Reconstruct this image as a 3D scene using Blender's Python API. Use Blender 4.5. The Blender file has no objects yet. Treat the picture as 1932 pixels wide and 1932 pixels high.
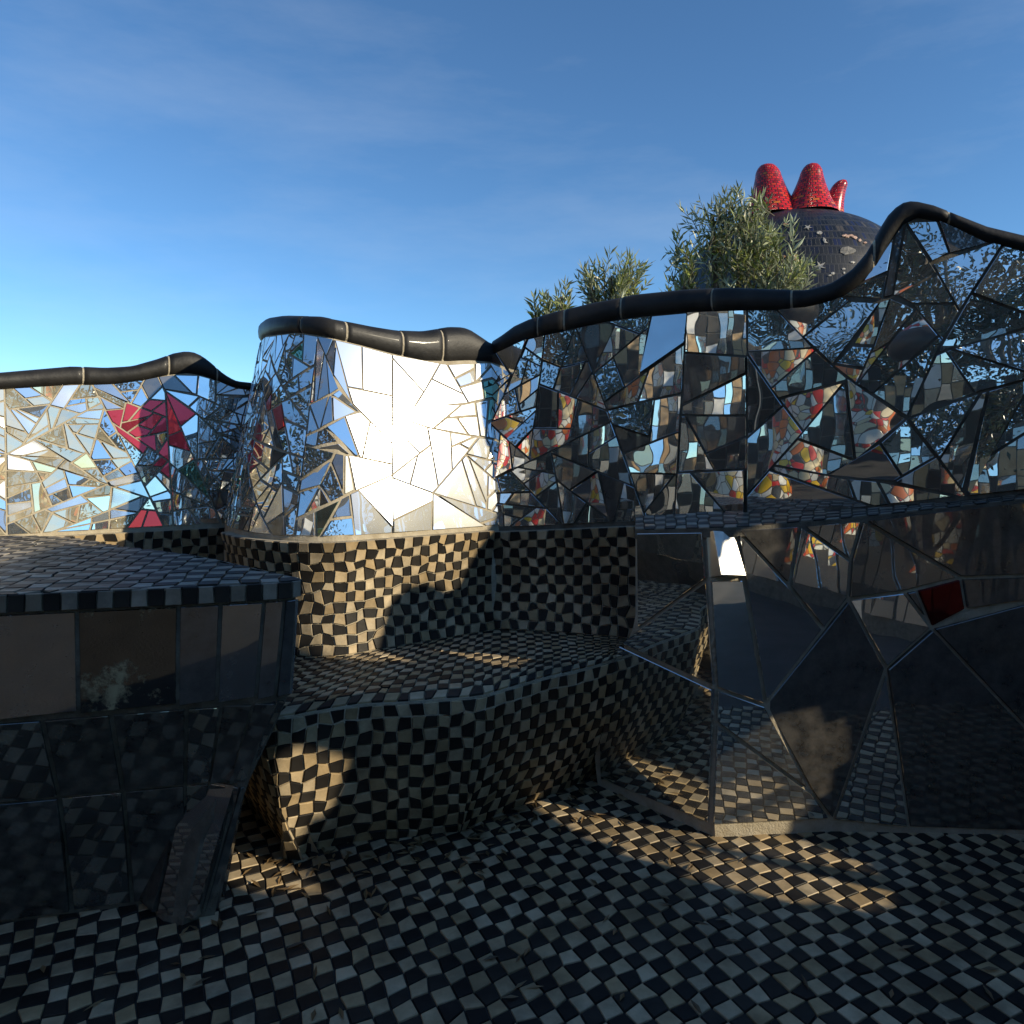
import bpy, math, random
from mathutils import Vector
rnd = random.Random(11)
scene = bpy.context.scene
C = scene.collection

# ------------------------------------------------------------------ camera, world, sun, exposure
EYE = 1.25          # metres above the terrace floor
F = 1400.0          # focal length in units where the frame is 1932 wide
CX, HY = 966.0, 850.0
cam_d = bpy.data.cameras.new('camera')
cam_d.sensor_width = 36.0
cam_d.lens = F / 1932.0 * 36.0
cam_d.shift_y = -(966.0 - HY) / 1932.0
cam_d.clip_start = 0.05
cam_d.clip_end = 3000
cam = bpy.data.objects.new('camera', cam_d)
cam.location = (0, 0, EYE)
cam.rotation_euler = (math.radians(90), 0, 0)
C.objects.link(cam)
scene.camera = cam

SUN = Vector((0.845, -0.394, 0.359)).normalized()      # direction towards the sun
SUN_EL = math.asin(SUN.z)
SUN_AZ = math.atan2(SUN.x, SUN.y)
world = bpy.data.worlds.new('World')
scene.world = world
world.use_nodes = True
wn = world.node_tree
sky = wn.nodes.new('ShaderNodeTexSky')
sky.sky_type = 'NISHITA'
sky.sun_disc = False
sky.sun_elevation = SUN_EL
sky.sun_rotation = SUN_AZ
sky.altitude = 1800
sky.air_density = 1.0
sky.dust_density = 0.0
sky.ozone_density = 3.0
bg = wn.nodes['Background']
bg.inputs['Strength'].default_value = 0.125
tint = wn.nodes.new('ShaderNodeMix'); tint.data_type = 'RGBA'; tint.blend_type = 'MULTIPLY'; tint.inputs[0].default_value = 1.0
tint.inputs[7].default_value = (0.73, 1.0, 1.12, 1)
wn.links.new(sky.outputs[0], tint.inputs[6])
wtc = wn.nodes.new('ShaderNodeTexCoord'); wmp = wn.nodes.new('ShaderNodeMapping'); wmp.inputs['Scale'].default_value = (1.2, 2.0, 5.0); wmp.inputs['Rotation'].default_value = (0.3, 0.35, 0)
wno = wn.nodes.new('ShaderNodeTexNoise'); wno.inputs['Scale'].default_value = 1.6; wno.inputs['Detail'].default_value = 7; wno.inputs['Roughness'].default_value = 0.6
wrp = wn.nodes.new('ShaderNodeValToRGB'); wrp.color_ramp.elements[0].position = 0.48; wrp.color_ramp.elements[1].position = 0.85; wrp.color_ramp.elements[1].color = (.15, .15, .15, 1)
wmx = wn.nodes.new('ShaderNodeMix'); wmx.data_type = 'RGBA'; wmx.inputs[7].default_value = (5.5, 5.8, 6.0, 1)      # thin high cirrus
wn.links.new(wtc.outputs['Generated'], wmp.inputs[0]); wn.links.new(wmp.outputs[0], wno.inputs['Vector']); wn.links.new(wno.outputs['Fac'], wrp.inputs[0])
wn.links.new(wrp.outputs[0], wmx.inputs[0]); wn.links.new(tint.outputs[2], wmx.inputs[6])
wn.links.new(wmx.outputs[2], bg.inputs['Color'])

sun_d = bpy.data.lights.new('sun', 'SUN')
sun_d.energy = 4.0
sun_d.angle = math.radians(0.53)
sun_d.color = (1.0, 0.87, 0.64)
sun = bpy.data.objects.new('sun', sun_d)
sun.rotation_euler = SUN.to_track_quat('Z', 'Y').to_euler()
sun.location = (6, -4, 8)
C.objects.link(sun)

scene.view_settings.view_transform = 'Standard'
scene.view_settings.look = 'None'
scene.view_settings.exposure = 0.35
scene.view_settings.gamma = 1.0
scene.view_settings.use_curve_mapping = False
scene.render.engine = 'CYCLES'
cy = scene.cycles
cy.use_denoising = True
cy.caustics_reflective = False
cy.caustics_refractive = False
cy.max_bounces = 8
cy.glossy_bounces = 6
cy.diffuse_bounces = 3
cy.sample_clamp_indirect = 12.0
cy.blur_glossy = 0.0

# ------------------------------------------------------------------ small maths
def interp(tab, x):
    if x <= tab[0][0]: return tab[0][1]
    for (a, b), (c, d) in zip(tab, tab[1:]):
        if x <= c: return b + (d - b) * (x - a) / (c - a)
    return tab[-1][1]

def px(X, d):                      # plan position of a bearing at a distance
    return ((X - CX) / F * d, d)

def proj(p):
    return (CX + F * p[0] / p[1], HY + F * (EYE - p[2]) / p[1]) if p[1] > 0.05 else (-9999, -9999)

def catmull(pts, per=14):
    out = []
    n = len(pts)
    for i in range(n - 1):
        p0, p1, p2, p3 = pts[max(i - 1, 0)], pts[i], pts[i + 1], pts[min(i + 2, n - 1)]
        for k in range(per):
            t = k / per
            q = []
            for a, b, c, d in zip(p0, p1, p2, p3):
                q.append(0.5 * ((2 * b) + (-a + c) * t + (2 * a - 5 * b + 4 * c - d) * t * t + (-a + 3 * b - 3 * c + d) * t ** 3))
            out.append(tuple(q))
    out.append(tuple(pts[-1]))
    return out

class Curve:
    """A plan curve measured along its length; its outward side is to the right of travel turned towards the court."""
    def __init__(self, pts, per=14):
        self.p = catmull(pts, per)
        self.s = [0.0]
        for a, b in zip(self.p, self.p[1:]):
            self.s.append(self.s[-1] + math.dist(a[:2], b[:2]))
        self.L = self.s[-1]
    def _i(self, s):
        lo, hi = 0, len(self.s) - 2
        while lo < hi:
            m = (lo + hi + 1) // 2
            if self.s[m] <= s: lo = m
            else: hi = m - 1
        return lo
    def P(self, s):
        i = self._i(s)
        ds = self.s[i + 1] - self.s[i]
        t = (s - self.s[i]) / ds if ds else 0
        a, b = self.p[i], self.p[i + 1]
        return (a[0] + (b[0] - a[0]) * t, a[1] + (b[1] - a[1]) * t)
    def N(self, s):
        e = 0.025
        a, b = self.P(max(0, s - e)), self.P(min(self.L, s + e))
        dx, dy = b[0] - a[0], b[1] - a[1]
        l = math.hypot(dx, dy) or 1
        return (dy / l, -dx / l)
    def sX(self, X):              # length at which the curve crosses a bearing
        best, bs = 1e9, 0
        for i, p in enumerate(self.p):
            if p[1] > 0.3:
                e = abs(CX + F * p[0] / p[1] - X)
                if e < best: best, bs = e, self.s[i]
        return bs

class Wall(Curve):
    def __init__(self, pts, lean, zr, per=14):
        super().__init__(pts, per)
        self.lean, self.zr = lean, zr
    def pt(self, s, z, off=0.0):
        p, n = self.P(s), self.N(s)
        o = off - max(0.0, z - self.zr(s)) * math.tan(math.radians(self.lean(s)))
        return (p[0] + n[0] * o, p[1] + n[1] * o, z)
    def z_at(self, s, tab):       # height whose picture row follows a traced line
        lo, hi = 0.5, 3.5
        for _ in range(40):
            m = (lo + hi) / 2
            X, Y = proj(self.pt(s, m))
            if Y > interp(tab, X): lo = m
            else: hi = m
        return (lo + hi) / 2

# ------------------------------------------------------------------ materials
def new_mat(name):
    m = bpy.data.materials.new(name)
    m.use_nodes = True
    nt = m.node_tree
    for n in list(nt.nodes): nt.nodes.remove(n)
    out = nt.nodes.new('ShaderNodeOutputMaterial')
    return m, nt, out

def node(nt, typ, **kw):
    n = nt.nodes.new(typ)
    for k, v in kw.items():
        if k in n.inputs: n.inputs[k].default_value = v
        else: setattr(n, k, v)
    return n

def noise(nt, scale, detail=4.0, rough=0.55, coord='Object'):
    tc = node(nt, 'ShaderNodeTexCoord')
    n = node(nt, 'ShaderNodeTexNoise', Scale=scale, Detail=detail, Roughness=rough)
    nt.links.new(tc.outputs[coord], n.inputs['Vector'])
    return n

def ramp(nt, src, stops, const=False):
    r = node(nt, 'ShaderNodeValToRGB')
    e = r.color_ramp.elements
    if const: r.color_ramp.interpolation = 'CONSTANT'
    while len(e) < len(stops): e.new(0.5)
    for el, (p, c) in zip(e, stops):
        el.position = p
        el.color = (c, c, c, 1) if isinstance(c, (int, float)) else (*c, 1)
    nt.links.new(src, r.inputs['Fac'])
    return r

def mat_solid(name, c0, c1, scale=20, rough=0.5, bump=0.2, bscale=60, spec=0.5, coat=0.0, stain=0.0):
    m, nt, out = new_mat(name)
    b = node(nt, 'ShaderNodeBsdfPrincipled', Roughness=rough)
    b.inputs['Specular IOR Level'].default_value = spec
    b.inputs['Coat Weight'].default_value = coat
    b.inputs['Coat Roughness'].default_value = 0.08
    n = noise(nt, scale)
    r = ramp(nt, n.outputs['Fac'], [(0.3, c0), (0.7, c1)])
    col = r.outputs['Color']
    if stain:                    # dirt that runs on from tile to tile
        geo = node(nt, 'ShaderNodeNewGeometry')
        sn = node(nt, 'ShaderNodeTexNoise', Scale=3.2, Detail=7.0, Roughness=0.7)
        nt.links.new(geo.outputs['Position'], sn.inputs['Vector'])
        sr = ramp(nt, sn.outputs['Fac'], [(0.40, 1.0 - stain), (0.60, 1.0)])
        oi = node(nt, 'ShaderNodeTexWhiteNoise')
        mm = node(nt, 'ShaderNodeMix', data_type='RGBA', blend_type='MULTIPLY'); mm.inputs[0].default_value = 1.0
        nt.links.new(col, mm.inputs[6]); nt.links.new(sr.outputs['Color'], mm.inputs[7])
        nt.nodes.remove(oi)
        col = mm.outputs[2]
    nt.links.new(col, b.inputs['Base Color'])
    n2 = noise(nt, bscale, 5, 0.65)
    bp = node(nt, 'ShaderNodeBump', Strength=bump, Distance=0.01)
    nt.links.new(n2.outputs['Fac'], bp.inputs['Height'])
    nt.links.new(bp.outputs['Normal'], b.inputs['Normal'])
    nt.links.new(b.outputs[0], out.inputs[0])
    return m

def mat_mirror(name, tint, film=0.06, wide=0.05, dust=(0.01, 0.10), wavy=0.03, spots=None, sharp=0.0, dcol=(0.42, 0.39, 0.33)):
    """Old mirror glass: a clear reflection, a thin smeared film and patchy dust; spots = silvering that has rotted."""
    m, nt, out = new_mat(name)
    bn = noise(nt, 3.0, 2, 0.5)
    bp = node(nt, 'ShaderNodeBump', Strength=wavy, Distance=0.05)
    nt.links.new(bn.outputs['Fac'], bp.inputs['Height'])
    def gl(r, col):
        g = node(nt, 'ShaderNodeBsdfGlossy', Roughness=r)
        g.inputs['Color'].default_value = (*col, 1)
        nt.links.new(bp.outputs['Normal'], g.inputs['Normal'])
        return g
    a, f, w = gl(sharp, tint), gl(0.13, tint), gl(0.34, tint)
    m1 = node(nt, 'ShaderNodeMixShader', Fac=film)
    nt.links.new(a.outputs[0], m1.inputs[1]); nt.links.new(f.outputs[0], m1.inputs[2])
    m2 = node(nt, 'ShaderNodeMixShader', Fac=wide)
    nt.links.new(m1.outputs[0], m2.inputs[1]); nt.links.new(w.outputs[0], m2.inputs[2])
    d = node(nt, 'ShaderNodeBsdfDiffuse'); d.inputs['Color'].default_value = (*dcol, 1)
    dn = noise(nt, 14, 6, 0.7)
    dr = ramp(nt, dn.outputs['Fac'], [(0.35, dust[0]), (0.72, dust[1])])
    m3 = node(nt, 'ShaderNodeMixShader')
    nt.links.new(dr.outputs['Color'], m3.inputs[0])
    nt.links.new(m2.outputs[0], m3.inputs[1]); nt.links.new(d.outputs[0], m3.inputs[2])
    last = m3
    if spots:
        sc, lo, hi, col = spots
        sn = noise(nt, sc, 8, 0.72)
        sr = ramp(nt, sn.outputs['Fac'], [(lo, 0.0), (hi, 1.0)])
        cn = noise(nt, sc * 2.3, 5, 0.6)
        cr = ramp(nt, cn.outputs['Fac'], [(0.38, (0.02, 0.016, 0.012)), (0.5, col), (0.66, tuple(min(1, c * 1.6) for c in col))])
        sd = node(nt, 'ShaderNodeBsdfPrincipled', Roughness=0.45)
        nt.links.new(cr.outputs['Color'], sd.inputs['Base Color'])
        m4 = node(nt, 'ShaderNodeMixShader')
        nt.links.new(sr.outputs['Color'], m4.inputs[0])
        nt.links.new(last.outputs[0], m4.inputs[1]); nt.links.new(sd.outputs[0], m4.inputs[2])
        last = m4
    nt.links.new(last.outputs[0], out.inputs[0])
    return m

M = {}
M['mirror'] = mat_mirror('mirror_clear', (0.84, 0.86, 0.86))
M['mirror_b'] = mat_mirror('mirror_faintly_grey', (0.74, 0.76, 0.76), dust=(0.02, 0.14))
M['mirror_c'] = mat_mirror('mirror_wavy', (0.80, 0.80, 0.78), wavy=0.10)
M['mirror_old'] = mat_mirror('mirror_rotted', (0.7, 0.7, 0.68), spots=(9, 0.55, 0.66, (0.16, 0.14, 0.10)))
M['mirror_hammered'] = mat_mirror('mirror_hammered', (0.8, 0.8, 0.78), film=0.5, wide=0.2, dust=(0.05, 0.25), wavy=0.3, sharp=0.05)
M['mirror_dark'] = mat_mirror('mirror_smoked', (0.20, 0.20, 0.20), film=0.3, wide=0.15, dust=(0.05, 0.28), dcol=(0.34, 0.31, 0.27))
M['mirror_smoke'] = mat_mirror('mirror_half_smoked', (0.34, 0.34, 0.33), film=0.25, wide=0.12, dust=(0.04, 0.22), dcol=(0.34, 0.31, 0.27))
M['mirror_stain'] = mat_mirror('mirror_stained', (0.16, 0.16, 0.15), dust=(0.004, 0.04), spots=(5, 0.54, 0.6, (0.26, 0.22, 0.13)))
M['mirror_warm_refl'] = mat_mirror('mirror_painted_reflection', (0.92, 0.80, 0.60), dust=(0.15, 0.55), dcol=(0.62, 0.55, 0.38))  # warm reflection of sunlit tiles put into the tint and dust colour
M['mirror_green'] = mat_mirror('mirror_green', (0.25, 0.45, 0.33), dust=(0.02, 0.12))
M['mirror_frost'] = mat_mirror('mirror_frosted', (0.85, 0.84, 0.8), film=0.4, wide=0.6, dust=(0.05, 0.2), wavy=0.2)
M['red_glass'] = mat_mirror('red_glass', (0.75, 0.07, 0.09), film=0.35, wide=0.5, dust=(0.0, 0.02))
M['red_dark'] = mat_mirror('dark_red_glass', (0.13, 0.018, 0.018), film=0.2, wide=0.1, dust=(0.0, 0.02))
M['red_tile'] = mat_solid('red_glazed_tile', (0.48, 0.02, 0.015), (0.62, 0.05, 0.03), 10, 0.25, 0.1, coat=0.4)
M['yellow_tile'] = mat_solid('yellow_glazed_tile', (0.7, 0.36, 0.03), (0.8, 0.48, 0.05), 10, 0.25, 0.1, coat=0.4)
M['white_tile'] = mat_solid('white_glazed_tile', (0.68, 0.66, 0.6), (0.78, 0.76, 0.72), 10, 0.3, 0.1)
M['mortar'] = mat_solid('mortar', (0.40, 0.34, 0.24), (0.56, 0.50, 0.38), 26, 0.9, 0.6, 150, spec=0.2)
M['mortar_dark'] = mat_solid('mortar_shade_tone', (0.10, 0.09, 0.07), (0.20, 0.18, 0.14), 22, 0.9, 0.6, 150, spec=0.2)  # darker copy of the mortar, the right wall's shade put into its colour
M['coping'] = mat_solid('black_glazed_ceramic', (0.010, 0.010, 0.010), (0.032, 0.030, 0.027), 11, 0.5, 0.35, 9, spec=0.3, coat=0.04)
M['cream'] = [mat_solid('cream_tile_a', (0.55, 0.41, 0.23), (0.66, 0.51, 0.31), 16, 0.5, 0.12, spec=0.25, stain=0.5),
              mat_solid('cream_tile_b', (0.60, 0.46, 0.28), (0.70, 0.57, 0.37), 16, 0.45, 0.12, spec=0.25, stain=0.5),
              mat_solid('cream_tile_c', (0.46, 0.33, 0.17), (0.58, 0.43, 0.24), 16, 0.5, 0.12, spec=0.25, stain=0.5)]
M['black'] = [mat_solid('black_tile_a', (0.018, 0.016, 0.014), (0.03, 0.027, 0.024), 16, 0.5, 0.1, spec=0.16, stain=0.3),
              mat_solid('black_tile_b', (0.028, 0.025, 0.021), (0.05, 0.044, 0.037), 16, 0.5, 0.1, spec=0.16, stain=0.3)]
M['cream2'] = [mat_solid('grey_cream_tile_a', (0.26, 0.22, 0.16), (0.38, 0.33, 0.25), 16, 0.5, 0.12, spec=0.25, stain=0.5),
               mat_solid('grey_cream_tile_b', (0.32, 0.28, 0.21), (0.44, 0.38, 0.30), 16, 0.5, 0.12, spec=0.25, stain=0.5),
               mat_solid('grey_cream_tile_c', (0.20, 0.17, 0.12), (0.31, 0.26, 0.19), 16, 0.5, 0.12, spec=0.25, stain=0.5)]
M['paving'] = mat_solid('dark_paving', (0.035, 0.033, 0.03), (0.07, 0.065, 0.058), 5, 0.8, 0.5, 60)
M['ground'] = mat_solid('dry_ground', (0.10, 0.085, 0.055), (0.20, 0.17, 0.11), 0.6, 0.95, 0.5, 8)
M['bark'] = mat_solid('olive_bark', (0.10, 0.085, 0.065), (0.20, 0.17, 0.13), 14, 0.9, 0.8, 40)

def mat_leaf(name, top, under):
    m, nt, out = new_mat(name)
    at = node(nt, 'ShaderNodeAttribute', attribute_name='tone')
    geo = node(nt, 'ShaderNodeNewGeometry')
    mx = node(nt, 'ShaderNodeMix', data_type='RGBA')
    mx.inputs[6].default_value = (*top, 1); mx.inputs[7].default_value = (*under, 1)
    nt.links.new(geo.outputs['Backfacing'], mx.inputs[0])
    hv = node(nt, 'ShaderNodeHueSaturation')
    mr = node(nt, 'ShaderNodeMapRange')
    mr.inputs['To Min'].default_value = 0.55; mr.inputs['To Max'].default_value = 1.75
    nt.links.new(at.outputs['Fac'], mr.inputs['Value'])
    nt.links.new(mr.outputs[0], hv.inputs['Value'])
    nt.links.new(mx.outputs[2], hv.inputs['Color'])
    b = node(nt, 'ShaderNodeBsdfPrincipled', Roughness=0.34)
    nt.links.new(hv.outputs['Color'], b.inputs['Base Color'])
    tr = node(nt, 'ShaderNodeBsdfTranslucent')
    nt.links.new(hv.outputs['Color'], tr.inputs['Color'])
    ms = node(nt, 'ShaderNodeMixShader', Fac=0.22)
    nt.links.new(b.outputs[0], ms.inputs[1]); nt.links.new(tr.outputs[0], ms.inputs[2])
    nt.links.new(ms.outputs[0], out.inputs[0])
    return m
M['olive_leaf'] = mat_leaf('olive_leaf', (0.22, 0.25, 0.065), (0.38, 0.41, 0.27))
M['dry_leaf'] = mat_leaf('dry_leaf', (0.20, 0.13, 0.06), (0.26, 0.19, 0.11))
M['oak_leaf'] = mat_leaf('oak_leaf', (0.03, 0.045, 0.016), (0.05, 0.06, 0.035))

def mat_courses(name, cols, gap, nu, nv, rough=0.3, bump=0.5):
    """Small tiles laid in courses on a UV-mapped body (too small to pick apart at this distance)."""
    m, nt, out = new_mat(name)
    tc = node(nt, 'ShaderNodeTexCoord')
    mp = node(nt, 'ShaderNodeMapping'); mp.inputs['Scale'].default_value = (nu, nv, 1)
    nt.links.new(tc.outputs['UV'], mp.inputs['Vector'])
    wv = noise(nt, 3, 2, 0.5, 'UV')
    ad = node(nt, 'ShaderNodeMix', data_type='RGBA', blend_type='LINEAR_LIGHT'); ad.inputs[0].default_value = 0.35
    nt.links.new(mp.outputs[0], ad.inputs[6]); nt.links.new(wv.outputs['Color'], ad.inputs[7])
    br = node(nt, 'ShaderNodeTexBrick', Scale=1.0)
    br.inputs['Mortar Size'].default_value = 0.10
    br.inputs['Brick Width'].default_value = 1.0; br.inputs['Row Height'].default_value = 1.0
    br.inputs['Color1'].default_value = (0, 0, 0, 1); br.inputs['Color2'].default_value = (1, 1, 1, 1)
    nt.links.new(ad.outputs[2], br.inputs['Vector'])
    r = ramp(nt, br.outputs['Color'], cols, True)
    mx = node(nt, 'ShaderNodeMix', data_type='RGBA'); mx.inputs[7].default_value = (*gap, 1)
    nt.links.new(br.outputs['Fac'], mx.inputs[0]); nt.links.new(r.outputs['Color'], mx.inputs[6])
    b = node(nt, 'ShaderNodeBsdfPrincipled', Roughness=rough)
    nt.links.new(mx.outputs[2], b.inputs['Base Color'])
    bp = node(nt, 'ShaderNodeBump', Strength=bump, Distance=0.02, invert=True)
    nt.links.new(br.outputs['Fac'], bp.inputs['Height']); nt.links.new(bp.outputs['Normal'], b.inputs['Normal'])
    nt.links.new(b.outputs[0], out.inputs[0])
    return m
M['dome'] = mat_courses('midnight_mosaic', [(0.0, (0.006, 0.008, 0.012)), (0.3, (0.007, 0.010, 0.024)), (0.5, (0.013, 0.014, 0.016)),
                        (0.74, (0.006, 0.012, 0.05)), (0.8, (0.02, 0.021, 0.022)), (0.95, (0.07, 0.06, 0.05))], (0.03, 0.03, 0.032), 190, 44, 0.45)
M['crown'] = mat_courses('red_mosaic', [(0.0, (0.30, 0.006, 0.010)), (0.2, (0.66, 0.02, 0.02)), (0.6, (0.55, 0.014, 0.03)), (0.8, (0.68, 0.05, 0.02)), (0.95, (0.72, 0.16, 0.02))],
                        (0.05, 0.02, 0.02), 44, 20, 0.25)

def mat_shards(name, scale, cols, gap=(0.10, 0.09, 0.08), rough=0.3):
    m, nt, out = new_mat(name)
    tc = node(nt, 'ShaderNodeTexCoord')
    v = node(nt, 'ShaderNodeTexVoronoi', Scale=scale)
    e = node(nt, 'ShaderNodeTexVoronoi', Scale=scale, feature='DISTANCE_TO_EDGE')
    nt.links.new(tc.outputs['Object'], v.inputs['Vector']); nt.links.new(tc.outputs['Object'], e.inputs['Vector'])
    sp = node(nt, 'ShaderNodeSeparateColor')
    nt.links.new(v.outputs['Color'], sp.inputs[0])
    r = ramp(nt, sp.outputs[0], cols, True)
    er = ramp(nt, e.outputs['Distance'], [(0.02, 1.0), (0.05, 0.0)])
    mx = node(nt, 'ShaderNodeMix', data_type='RGBA'); mx.inputs[7].default_value = (*gap, 1)
    nt.links.new(er.outputs['Color'], mx.inputs[0]); nt.links.new(r.outputs['Color'], mx.inputs[6])
    b = node(nt, 'ShaderNodeBsdfPrincipled', Roughness=rough)
    nt.links.new(mx.outputs[2], b.inputs['Base Color'])
    bp = node(nt, 'ShaderNodeBump', Strength=0.6, Distance=0.02, invert=True)
    nt.links.new(er.outputs['Color'], bp.inputs['Height']); nt.links.new(bp.outputs['Normal'], b.inputs['Normal'])
    nt.links.new(b.outputs[0], out.inputs[0])
    return m
M['warm_shards'] = mat_shards('warm_shard_mosaic', 11.0, [(0.0, (0.62, 0.03, 0.02)), (0.18, (0.74, 0.70, 0.60)), (0.44, (0.78, 0.48, 0.03)),
                              (0.58, (0.74, 0.60, 0.36)), (0.72, (0.66, 0.16, 0.03)), (0.86, (0.78, 0.76, 0.72)), (0.95, (0.05, 0.05, 0.05))])
M['grey_shards'] = mat_shards('grey_tile_mosaic', 5.0, [(0.0, (0.03, 0.03, 0.03)), (0.35, (0.18, 0.17, 0.15)), (0.55, (0.32, 0.26, 0.17)),
                              (0.70, (0.55, 0.54, 0.5)), (0.84, (0.02, 0.02, 0.02)), (0.93, (0.74, 0.72, 0.68))])

# ------------------------------------------------------------------ object helpers
def mesh_obj(name, verts, faces, mats, parent=None, smooth=False, midx=None, uvs=None):
    me = bpy.data.meshes.new(name)
    me.from_pydata([tuple(v) for v in verts], [], faces)
    for m in (mats if isinstance(mats, (list, tuple)) else [mats]): me.materials.append(m)
    if midx: me.polygons.foreach_set('material_index', midx)
    if smooth: me.polygons.foreach_set('use_smooth', [True] * len(me.polygons))
    if uvs:
        ul = me.uv_layers.new(name='UVMap')
        for i, l in enumerate(me.loops): ul.data[i].uv = uvs[l.vertex_index]
    me.update()
    o = bpy.data.objects.new(name, me)
    C.objects.link(o)
    if parent: o.parent = parent
    return o

def thing(name, label, cat, group=None):
    o = bpy.data.objects.new(name, None)
    o.empty_display_size = 0.1
    C.objects.link(o)
    o['label'] = label; o['category'] = cat; o['kind'] = 'thing'
    if group: o['group'] = group
    return o

def grid_solid(name, fn, us, vs, thick, mat, parent=None, skip=None, smooth=True):
    """A closed slab: front sheet fn(u, v, 0), back sheet fn(u, v, -thick)."""
    nu, nv = len(us), len(vs)
    V, Fc = [], []
    for k in (0, 1):
        for u in us:
            for v in vs: V.append(fn(u, v, -thick * k))
    def id_(k, i, j): return k * nu * nv + i * nv + j
    keep = [[not (skip and skip((us[i] + us[i + 1]) / 2, (vs[j] + vs[j + 1]) / 2)) for j in range(nv - 1)] for i in range(nu - 1)]
    def kept(i, j): return 0 <= i < nu - 1 and 0 <= j < nv - 1 and keep[i][j]
    for i in range(nu - 1):
        for j in range(nv - 1):
            if not keep[i][j]: continue
            Fc.append((id_(0, i, j), id_(0, i + 1, j), id_(0, i + 1, j + 1), id_(0, i, j + 1)))
            Fc.append((id_(1, i, j + 1), id_(1, i + 1, j + 1), id_(1, i + 1, j), id_(1, i, j)))
            for (di, dj, a, b) in ((-1, 0, (i, j + 1), (i, j)), (1, 0, (i + 1, j), (i + 1, j + 1)),
                                   (0, -1, (i, j), (i + 1, j)), (0, 1, (i + 1, j + 1), (i, j + 1))):
                if not kept(i + di, j + dj):
                    Fc.append((id_(0, *b), id_(0, *a), id_(1, *a), id_(1, *b)))
    o = mesh_obj(name, V, Fc, mat, parent)
    return o

def lin(a, b, n): return [a + (b - a) * i / (n - 1) for i in range(n)]

# ---- convex polygons in the plane of a wall
def area2(p): return 0.5 * sum(a[0] * b[1] - b[0] * a[1] for a, b in zip(p, p[1:] + p[:1]))
def centroid(p): return (sum(a[0] for a in p) / len(p), sum(a[1] for a in p) / len(p))
def cut(p, q, d):
    nx, ny = -d[1], d[0]
    A, B = [], []
    for a, b in zip(p, p[1:] + p[:1]):
        ha = (a[0] - q[0]) * nx + (a[1] - q[1]) * ny
        hb = (b[0] - q[0]) * nx + (b[1] - q[1]) * ny
        (A if ha >= 0 else B).append(a)
        if ha * hb < 0:
            t = ha / (ha - hb)
            x = (a[0] + (b[0] - a[0]) * t, a[1] + (b[1] - a[1]) * t)
            A.append(x); B.append(x)
    return A, B
def shatter(poly, target, r, spread=0.75, depth=0):
    """Break a convex sheet of glass by straight cuts until the pieces are about the wanted size."""
    c = centroid(poly)
    a = abs(area2(poly))
    if a < target(c) * r.uniform(0.75, 1.5) or depth > 14: return [poly]
    sxx = sum((p[0] - c[0]) ** 2 for p in poly); syy = sum((p[1] - c[1]) ** 2 for p in poly)
    sxy = sum((p[0] - c[0]) * (p[1] - c[1]) for p in poly)
    ang = 0.5 * math.atan2(2 * sxy, sxx - syy) + math.pi / 2 + r.gauss(0, spread)
    s = math.sqrt(a)
    q = (c[0] + r.uniform(-.16, .16) * s, c[1] + r.uniform(-.16, .16) * s)
    A, B = cut(poly, q, (math.cos(ang), math.sin(ang)))
    if len(A) < 3 or len(B) < 3 or min(abs(area2(A)), abs(area2(B))) < 0.14 * a:
        A, B = cut(poly, c, (math.cos(ang + .9), math.sin(ang + .9)))
        if len(A) < 3 or len(B) < 3: return [poly]
    return shatter(A, target, r, spread, depth + 1) + shatter(B, target, r, spread, depth + 1)
def inset(p, g):
    if area2(p) < 0: p = p[::-1]
    q = [p[0]]
    for a in p[1:]:
        if math.dist(a, q[-1]) > 1e-4: q.append(a)
    if math.dist(q[0], q[-1]) < 1e-4: q.pop()
    p = q; n = len(p)
    if n < 3: return None
    # clip by half planes: robust for slivers
    out = p
    for i in range(n):
        a, b = p[i], p[(i + 1) % n]
        l = math.dist(a, b)
        dx, dy = (b[0] - a[0]) / l, (b[1] - a[1]) / l
        qx, qy = a[0] - dy * g, a[1] + dx * g
        out, _ = cut(out, (qx, qy), (dx, dy))
        if len(out) < 3: return None
    r = [out[0]]
    for a in out[1:]:
        if math.dist(a, r[-1]) > 0.002: r.append(a)
    if len(r) > 1 and math.dist(r[0], r[-1]) < 0.002: r.pop()
    return r if len(r) >= 3 and area2(r) > 0.00025 else None

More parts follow.
